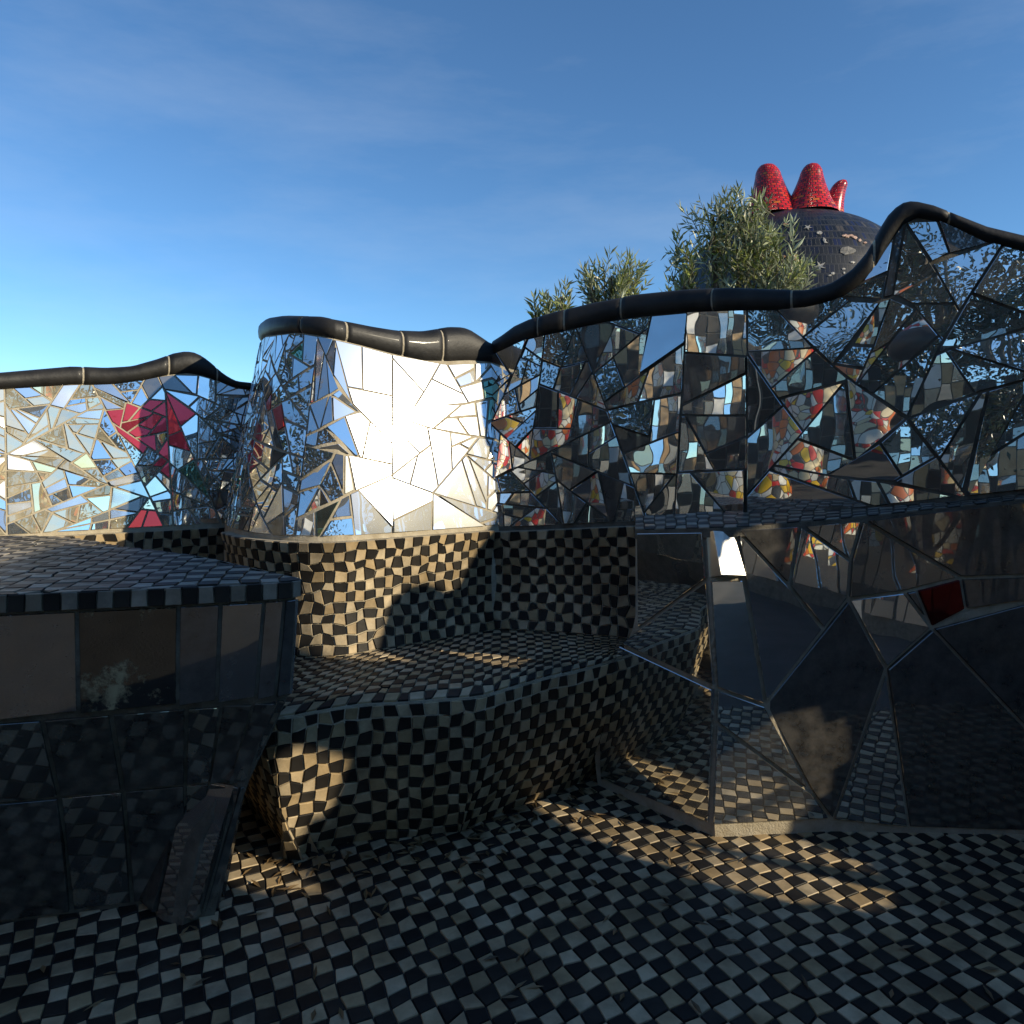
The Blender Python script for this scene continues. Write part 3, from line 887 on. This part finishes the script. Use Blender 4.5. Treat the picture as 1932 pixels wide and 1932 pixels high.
tt = [(q, c) for q, c in tt if (q[2] - q[0]).cross(q[3] - q[1]).length > 2e-4]
send = tc.sX(577) + 0.35
def edge(s, v):
    o = 0.010 - 0.004 * math.sin(math.pi * v)
    return (*tin(s, o), ZT - 0.006 - 0.046 * v)
te = [([q[3], q[2], q[1], q[0]], c) for q, c in checker(edge, lin(0.9, send + .6, 56), [0, 1], 1, jit=0.03)]
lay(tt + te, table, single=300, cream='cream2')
# mirror plates on the side, upright band first
def tpane(s0, s1, z0, z1, mt, o0, o1, skew=0.0, lift=0.006):
    pts = [(*tin(s0, o0), z0), (*tin(s1, o0), z0 + skew), (*tin(s1 , o1), z1), (*tin(s0, o1), z1)]
    n = tc.N((s0 + s1) / 2)
    plate('mirror_plate', pts, 0.03, M[mt], table, jitter=0.008, lift=lift, toward=Vector((n[0], n[1], -0.1)))
cols = [0.35, tc.sX(-100), tc.sX(0), tc.sX(136), tc.sX(327), tc.sX(421), tc.sX(495), tc.sX(538), tc.sX(571), tc.sX(577) + 0.05, tc.sX(577) + 0.16, tc.sX(577) + 0.45, tc.sX(577) + 0.8]
mts = ['mirror_b', 'mirror_dark', 'mirror_smoke', 'mirror_stain', 'mirror_dark', 'mirror_smoke', 'mirror_dark', 'mirror_dark', 'mirror_b', 'mirror_b', 'mirror_b', 'mirror_b']
for a, b, mt in zip(cols, cols[1:], mts):
    zb = 0.615
    tpane(a + .005, b - .005, zb, ZT - 0.058, mt, 0.036, 0.022, skew=0.006)
cols2 = [0.35, 0.75, tc.sX(60), tc.sX(210), tc.sX(345), tc.sX(425), tc.sX(500), tc.sX(555), tc.sX(577) + .05, tc.sX(577) + .3, tc.sX(577) + .7]
for k, (a, b) in enumerate(zip(cols2, cols2[1:])):
    mt = ['mirror_dark', 'mirror_smoke', 'mirror_dark'][k % 3]
    tpane(a + .006, b - .006, 0.37, 0.60, mt, 0.158, 0.048)
    tpane(a + .006, b - .006, 0.02, 0.36, ['mirror_smoke', 'mirror_dark'][k % 2], 0.256, 0.166)

# ------------------------------------------------------------------ olive trees behind the wall
def tube(V, Fc, pts, r0, r1, n=5):
    b = len(V)
    for i, p in enumerate(pts):
        p = Vector(p)
        d = (Vector(pts[min(i + 1, len(pts) - 1)]) - Vector(pts[max(i - 1, 0)])).normalized()
        x = d.orthogonal().normalized(); y = d.cross(x)
        r = r0 + (r1 - r0) * i / max(1, len(pts) - 1)
        for k in range(n):
            a = 2 * math.pi * k / n
            V.append(p + x * (r * math.cos(a)) + y * (r * math.sin(a)))
    for i in range(len(pts) - 1):
        for k in range(n):
            a, c = b + i * n + k, b + i * n + (k + 1) % n
            Fc.append((a, c, c + n, a + n))

def leaf(V, Fc, T, p, d, up, L, W, tone):
    d = d.normalized(); side = d.cross(up)
    if side.length < 1e-3: side = d.orthogonal()
    side.normalize(); nrm = side.cross(d)
    b = len(V)
    V += [p, p + d * L * .45 + side * W * .5 + nrm * W * .15, p + d * L, p + d * L * .45 - side * W * .5 + nrm * W * .15, p + d * L * .5 - nrm * W * .1]
    Fc += [(b, b + 1, b + 4), (b + 1, b + 2, b + 4), (b + 2, b + 3, b + 4), (b + 3, b, b + 4)]
    T += [tone] * 4

def finish_leaves(name, V, Fc, T, mat, parent):
    o = mesh_obj(name, V, Fc, mat, parent)
    a = o.data.attributes.new('tone', 'FLOAT', 'FACE')
    a.data.foreach_set('value', T)
    o['kind'] = 'stuff'
    return o

def olive(label, base, blobs, ntwig, seed, L=(0.05, 0.095)):
    """blobs: (centre, radii) volumes that the twigs fill."""
    r = random.Random(seed)
    t = thing('olive_tree', label, 'tree', 'olive trees growing behind the coping')
    t.location = base
    B = Vector(base)
    V, Fc = [], []
    LV, LF, LT = [], [], []
    fork = Vector((0, 0, 0.85 * (min(c[2] - rr[2] for c, rr in blobs) - base[2])))
    tube(V, Fc, [Vector((0, 0, 0)), Vector((0.03, 0.02, fork.z * .5)), fork], 0.055, 0.03, 8)
    limbs = []
    for c, rr in blobs:
        c = Vector(c) - B
        low = c - Vector((0, 0, rr[2] * .8))
        tube(V, Fc, [fork, (fork + low) / 2 + Vector((r.uniform(-.05, .05), r.uniform(-.05, .05), 0)), low, c], 0.022, 0.008, 6)
        for _ in range(int(ntwig * rr[0] * rr[2] / sum(q[0] * q[2] for _, q in blobs))):
            while True:
                e = Vector((r.uniform(-1, 1), r.uniform(-1, 1), r.uniform(-1, 1)))
                if e.length < 1: break
            tip = c + Vector((e.x * rr[0], e.y * rr[1], e.z * rr[2]))
            out = Vector((e.x * .8, e.y * .8, 0.9 + e.z * .4)).normalized()
            tl = r.uniform(0.12, 0.34)
            st = tip - (out + Vector((r.gauss(0, .3), r.gauss(0, .3), r.gauss(0, .2)))).normalized() * tl
            bend = Vector((r.gauss(0, .012), r.gauss(0, .012), r.gauss(0, .01)))
            P = [st, (st + tip) / 2 + bend, tip]
            tube(V, Fc, P, 0.0035, 0.0014, 3)
            n = int(tl / 0.026)
            tone0 = r.random()
            for i in range(n):
                f = (i + 1) / n
                p = P[0].lerp(P[1], f * 2) if f < .5 else P[1].lerp(P[2], f * 2 - 1)
                ax = (P[2] - P[0]).normalized()
                o1 = ax.orthogonal().normalized()
                ang = (i % 2) * math.pi / 2 + r.uniform(-.4, .4)
                sd = (o1 * math.cos(ang) + ax.cross(o1) * math.sin(ang))
                for sg in (1, -1):
                    if r.random() < .12: continue
                    d = ax * r.uniform(.5, 1.1) + sd * sg * r.uniform(.5, 1.0)
                    leaf(LV, LF, LT, p, d, ax + Vector((r.gauss(0, .3), r.gauss(0, .3), r.gauss(0, .3))), r.uniform(*L) * (1.05 - .4 * f * r.random()), r.uniform(.013, .019),
                         min(1, max(0, tone0 * .6 + r.random() * .4)))
            leaf(LV, LF, LT, tip, out, Vector((r.gauss(0, 1), r.gauss(0, 1), .4)), r.uniform(*L), .010, tone0)
    mesh_obj('trunk', V, Fc, M['bark'], t, smooth=True)
    finish_leaves('crown', LV, LF, LT, M['olive_leaf'], t)

def at(X, Y, d): return ((X - CX) / F * d, d, EYE - (Y - HY) / F * d)
def blob(X, Y, d, rx, ry, rz): return (at(X, Y, d), (rx / F * d, ry, rz / F * d))
olive('smallest olive sprig peeping over the black coping beside the bay', (at(1040, 0, 4.0)[0], 4.0, 0),
      [blob(1040, 590, 4.0, 48, .12, 45), blob(1060, 560, 4.0, 22, .1, 38), blob(1012, 588, 4.0, 18, .1, 28)], 28, 1)
olive('middle sized rounded olive bush rising over the coping', (at(1150, 0, 4.1)[0], 4.1, 0),
      [blob(1155, 520, 4.1, 58, .16, 50), blob(1185, 525, 4.1, 36, .14, 55), blob(1115, 535, 4.1, 30, .12, 35)], 58, 2)
olive('largest olive tree with a broad silvery green crown before the dome', (at(1400, 0, 4.2)[0], 4.2, 0),
      [blob(1395, 455, 4.2, 70, .22, 85), blob(1450, 480, 4.2, 78, .22, 80), blob(1305, 485, 4.2, 58, .18, 62), blob(1480, 520, 4.15, 60, .18, 45), blob(1345, 405, 4.2, 62, .15, 52), blob(1290, 540, 4.2, 60, .15, 22), blob(1412, 385, 4.2, 48, .15, 46)], 175, 3)

# ------------------------------------------------------------------ the star mosaic turret with its red crown
DT = 8.0
SC = F / DT
turret = thing('mosaic_turret', 'dark blue star mosaic dome topped by a red mosaic crown behind the olives', 'turret')
tx = (1492 - CX) / SC
turret.location = (tx, DT, 0)
tprof = [(0, 408), (40, 410), (75, 417), (105, 428), (140, 446), (172, 472), (198, 508), (214, 550), (224, 620), (230, 760), (232, 995)]
tprof = catmull([(a / SC, EYE - (b - HY) / SC) for a, b in tprof], 6)
def lathe(name, pr, mat, parent, n=72, loc=(0, 0, 0), umul=1.0):
    V, Fc, UV = [], [], []
    L = [0]
    for a, b in zip(pr, pr[1:]): L.append(L[-1] + math.dist(a, b))
    for (r, z), l in zip(pr, L):
        for k in range(n + 1):
            a = 2 * math.pi * k / n
            V.append((r * math.cos(a) + loc[0], r * math.sin(a) + loc[1], z + loc[2])); UV.append((umul * k / n, l / L[-1]))
    for i in range(len(pr) - 1):
        for k in range(n):
            a = i * (n + 1) + k
            Fc.append((a, a + n + 1, a + n + 2, a + 1))
    return mesh_obj(name, V, Fc, mat, parent, smooth=True, uvs=UV)
lathe('dome', tprof, M['dome'], turret)
ztab = sorted([(z, r) for r, z in tprof])
def on_dome(X, Y):               # point of the dome seen along a bearing
    o = Vector((0, 0, EYE)); d = Vector(((X - CX) / F, 1, (HY - Y) / F))
    y = DT - 1.6
    while y < DT + 0.2:
        p = o + d * y
        if math.hypot(p.x - tx, p.y - DT) <= interp(ztab, p.z) and p.z < tprof[0][1]:
            return Vector((p.x - tx, p.y - DT, p.z))
        y += 0.008
    p = o + d * DT
    return Vector((p.x - tx, 0, min(p.z, tprof[0][1])))
M['pink_tile'] = mat_solid('pinkish_tile', (0.42, 0.25, 0.17), (0.58, 0.40, 0.29), 9, 0.45, 0.2)
M['ochre_tile'] = mat_solid('ochre_tile', (0.42, 0.19, 0.08), (0.52, 0.27, 0.12), 9, 0.45, 0.2)
M['dim_tile'] = mat_solid('dull_grey_tile', (0.10, 0.095, 0.085), (0.22, 0.20, 0.17), 30, 0.6, 0.5)
M['pale_tile'] = mat_solid('pale_tile', (0.34, 0.31, 0.26), (0.5, 0.46, 0.4), 9, 0.45, 0.2)
def patch(name, poly, mat):
    P = [on_dome(*p) for p in poly]
    c = on_dome(*centroid(poly))
    def out(p, h): return p + Vector((p.x, p.y, 0.6)).normalized() * h
    V = [out(c, .012)] + [out(p, .010) for p in P] + [out(p, -.02) for p in P]
    n = len(P); Fc = []
    for i in range(n):
        j = (i + 1) % n
        Fc.append((0, 1 + i, 1 + j)); Fc.append((1 + i, 1 + n + i, 1 + n + j, 1 + j))
    mesh_obj(name, V, Fc, mat, turret)
def star(X, Y, R, sq=0.6, rot=0.2, n=5):
    return [(X + (R if k % 2 == 0 else R * .3) * math.cos(rot + math.pi * k / n), Y + sq * (R if k % 2 == 0 else R * .3) * math.sin(rot + math.pi * k / n)) for k in range(2 * n)]
def oval(X, Y, a, b, n=12, wob=.12):
    return [(X + a * math.cos(2 * math.pi * k / n) * rnd.uniform(1 - wob, 1 + wob), Y + b * math.sin(2 * math.pi * k / n) * rnd.uniform(1 - wob, 1 + wob)) for k in range(n)]
patch('star', star(1524, 430, 9), M['pale_tile'])
patch('star', star(1547, 503, 13, .75, .5), M['pale_tile'])
patch('oval_spot', oval(1546, 440, 5, 3), M['pale_tile'])
patch('oval_spot', oval(1597, 474, 15, 7, 14, .2), M['dim_tile'])
patch('crescent', [(1558, 453), (1553, 449), (1552, 454), (1555, 459), (1562, 460), (1557, 457)], M['pale_tile'])
def cluster(path, mat, n, spread):
    for _ in range(n):
        k = rnd.random() * (len(path) - 1); i = int(k); f = k - i
        X = path[i][0] + (path[i + 1][0] - path[i][0]) * f + rnd.gauss(0, spread)
        Y = path[i][1] + (path[i + 1][1] - path[i][1]) * f + rnd.gauss(0, spread * .55)
        patch('tile_patch', oval(X, Y, rnd.uniform(2.2, 4.2), rnd.uniform(1.6, 2.6), 5, .3), mat)
cluster([(1478, 424), (1488, 426)], M['ochre_tile'], 5, 1.5)
cluster([(1480, 484), (1496, 482), (1508, 492), (1521, 494)], M['ochre_tile'], 14, 3)
cluster([(1592, 446), (1608, 447), (1622, 452), (1634, 461)], M['pink_tile'], 15, 2.2)
cluster([(1560, 520), (1590, 510), (1600, 490)], M['pale_tile'], 6, 6)
crown = bpy.data.objects.new('crown', None); C.objects.link(crown); crown.parent = turret
def cz(Y): return EYE - (Y - HY) / SC
lathe('crown_band', [(r / SC, cz(y)) for r, y in ((56, 436), (66, 430), (72, 420), (75, 408), (70, 401), (60, 404), (56, 420))], M['crown'], crown, 48, umul=1.6)
def prong(ang, R0, lean, h, w0, w1):
    V, Fc, UV = [], [], []
    n, m = 16, 22
    bx, by = R0 / SC * math.cos(ang), R0 / SC * math.sin(ang)
    for i in range(m + 1):
        f = i / m
        z = cz(424) + h / SC * f
        r = (w1 + (w0 - w1) * (1 - f) ** 1.5) / SC
        if f > .8: r *= math.sqrt(max(0.0, 1 - ((f - .8) / .2) ** 2)) + 0.02
        ox = lean / SC * f ** 1.3
        for k in range(n + 1):
            a = 2 * math.pi * k / n
            V.append((bx + math.cos(ang) * ox + r * math.cos(a), by + math.sin(ang) * ox + r * math.sin(a), z)); UV.append((k / n * .45, f * h / 90))
    for i in range(m):
        for k in range(n):
            a = i * (n + 1) + k
            Fc.append((a, a + 1, a + n + 2, a + n + 1))
    mesh_obj('crown_prong', V, Fc, M['crown'], crown, smooth=True, uvs=UV)
for a, R0, ln, h, w0, w1 in ((-1.35, 56, 10, 92, 52, 16), (-2.5, 62, 14, 98, 54, 19), (-0.5, 64, 26, 70, 30, 12), (1.0, 60, 14, 74, 40, 12), (2.3, 60, 14, 74, 40, 12)):
    prong(a, R0, ln, h, w0, w1)

# ------------------------------------------------------------------ what stands behind the viewer and shows in the mirrors
def column(label, x, y, r, h, mat, seed, wob=0.12):
    rr = random.Random(seed)
    t = thing('mosaic_column', label, 'column', 'mosaic columns reflected in the mirrors')
    t.location = (x, y, -0.03)
    pr = catmull([(r * 1.15, 0), (r, .3)] + [(r * rr.uniform(1 - wob, 1 + wob), h * f) for f in (.25, .45, .65, .85)] + [(r * .9, h), (0.001, h + r * .5)], 6)
    lathe('shaft', pr, mat, t, 32)
    lathe('collar', catmull([(r * .98, h * .9), (r * 1.3, h * .93), (r * 1.3, h * .97), (r * .95, h)], 4), M['coping'], t, 32)
column('red and yellow shard mosaic column mirrored in the tall dark wall', -2.4, -2.4, 0.26, 3.3, M['warm_shards'], 1)
column('thick warm mosaic column mirrored beside the black coping crest', -5.0, -0.4, 0.42, 4.4, M['warm_shards'], 2)
column('slim warm mosaic column mirrored near the bay', -1.3, -4.0, 0.24, 3.6, M['warm_shards'], 3)
column('short stout warm mosaic column mirrored in the panes nearest the crest', 0.35, -2.9, 0.26, 2.7, M['warm_shards'], 6)

tw = thing('tiled_building', 'grey tiled castle wall with dark windows mirrored in the panes', 'building')
def bwall(x0, y0, x1, y1, h, seed):
    """A wall faced with small upright plates of mirror, white, black and ochre tile in uneven courses."""
    r = random.Random(seed)
    dx, dy = x1 - x0, y1 - y0
    L = math.hypot(dx, dy); ux, uy = dx / L, dy / L; nx, ny = -uy, ux
    def top(u): return h + .25 * math.sin(u * 2.1 + seed) + .12 * math.sin(u * 5.3)
    grid_solid('wall', lambda u, v, o: (x0 + ux * u + nx * o, y0 + uy * u + ny * o, top(u) * v - .04), lin(0, L, 40), lin(0, 1, 14), .3, M['mortar_dark'], tw, smooth=False)
    mats = [M['mirror_b'], M['mirror_smoke'], M['black'][0], M['white_tile'], M['ochre_wall'], M['mirror']]
    V, Fc, MI = [], [], []
    u = .02
    while u < L - .1:
        w = r.uniform(.09, .2); z = .05
        while z < top(u) - .12:
            hh = r.uniform(.12, .34)
            mi = r.choices(range(6), (1.6, 5, 6, 1.1, 2.2, 1.0))[0]
            ax, az = r.gauss(0, .03), r.gauss(0, .03)
            b = len(V); e = .008
            for (i, j, k) in ((0, 0, 1), (1, 0, 1), (1, 1, 1), (0, 1, 1), (0, 0, 0), (1, 0, 0), (1, 1, 0), (0, 1, 0)):
                uu = u + e + (w - 2 * e) * i; zz = z + e + (hh - 2 * e) * j
                o = (.012 + (i - .5) * w * ax + (j - .5) * hh * az) if k else -.02
                V.append((x0 + ux * uu + nx * o, y0 + uy * uu + ny * o, zz))
            for f in ((3, 2, 1, 0), (4, 5, 1, 0), (5, 6, 2, 1), (6, 7, 3, 2), (7, 4, 0, 3)):
                Fc.append(tuple(b + q for q in f)); MI.append(mi)
            z += hh
        u += w
    o = mesh_obj('tile_field', V, Fc, mats, tw, midx=MI)
    o['kind'] = 'stuff'
M['ochre_wall'] = mat_solid('ochre_plate', (0.36, 0.22, 0.09), (0.55, 0.36, 0.17), 9, 0.5, 0.2)
bwall(-5.6, 0.6, -4.2, -3.4, 2.7, 1)
bwall(-4.1, -3.3, -0.4, -6.2, 2.9, 2)
bwall(-0.3, -6.2, 3.2, -5.4, 2.4, 3)

def oak(label, x, y, h, cr, seed):
    r = random.Random(seed)
    t = thing('oak_tree', label, 'tree', 'dark evergreen trees reflected in the mirrors')
    t.location = (x, y, -.06)
    V, Fc = [], []
    tube(V, Fc, [(0, 0, 0), (.05, .03, h * .3), (0, .1, h * .5)], .2, .12, 8)
    LV, LF, LT = [], [], []
    cl = []
    for _ in range(60):
        while True:
            e = Vector((r.uniform(-1, 1), r.uniform(-1, 1), r.uniform(-1, 1)))
            if .3 < e.length < 1: break
        c = Vector((e.x * cr, e.y * cr, h * .66 + e.z * h * .34))
        cl.append(c)
        tube(V, Fc, [(0, .1, h * .45), c * .6 + Vector((0, 0, h * .2)), c], .05, .012, 4)
        tone = r.random()
        for _ in range(170):
            d = Vector((r.gauss(0, 1), r.gauss(0, 1), r.gauss(0, 1)))
            p = c + d * cr * .15
            leaf(LV, LF, LT, p, Vector((r.gauss(0, 1), r.gauss(0, 1), r.gauss(0, .7))), Vector((r.gauss(0, 1), r.gauss(0, 1), 1)), r.uniform(.07, .12), .045, tone * .6 + .4 * r.random())
    mesh_obj('trunk', V, Fc, M['bark'], t, smooth=True)
    finish_leaves('crown', LV, LF, LT, M['oak_leaf'], t)
oak('broad dark evergreen tree mirrored behind the warm columns', -6.0, -7.0, 6.0, 2.4, 1)
oak('wide evergreen tree mirrored low in the tall dark wall', -3.3, -8.6, 6.6, 2.5, 6)
oak('near evergreen tree mirrored between two warm columns', -4.6, -5.6, 5.6, 1.7, 7)
oak('dense evergreen tree mirrored in the last panes before the corner', 0.7, -7.0, 6.4, 2.3, 8)
oak('spreading evergreen tree mirrored below the crest', 3.0, -6.6, 5.6, 1.9, 9)
oak('tall dark evergreen tree mirrored in the bay', -1.0, -8.5, 6.5, 2.2, 2)
oak('rounded evergreen tree mirrored in the panes under the crest', -8.5, -1.5, 5.2, 2.2, 3)
oak('small evergreen tree mirrored at the edge of the shards tinted with a warm reflection', 3.6, -8.0, 4.5, 1.7, 4)
oak('evergreen tree standing left of the court, mirrored in dark panes', -7.0, 3.2, 4.6, 1.6, 5)

# ------------------------------------------------------------------ dry leaves blown into the corners
LV, LF, LT = [], [], []
rl = random.Random(77)
for _ in range(240):
    if rl.random() < .6:
        q = rl.uniform(.35, 1) * front.L
        b_, n_ = riser(q, 1.0), front.N(q)
        o_ = abs(rl.gauss(0, .16)) + .01
        p_ = Vector((b_[0] + n_[0] * o_, b_[1] + n_[1] * o_, .009))
    else:
        p_ = Vector((rl.uniform(-1.2, 1.3), rl.uniform(1.45, 2.3), .009))
    a_ = rl.uniform(0, 6.28)
    leaf(LV, LF, LT, p_, Vector((math.cos(a_), math.sin(a_), rl.uniform(0, .12))), Vector((0, 0, 1)), rl.uniform(.03, .055), rl.uniform(.008, .014), rl.random())
o = finish_leaves('fallen_leaves', LV, LF, LT, M['dry_leaf'], None)
o['label'] = 'dry olive leaves scattered over the checkered floor'
o['category'] = 'leaves'
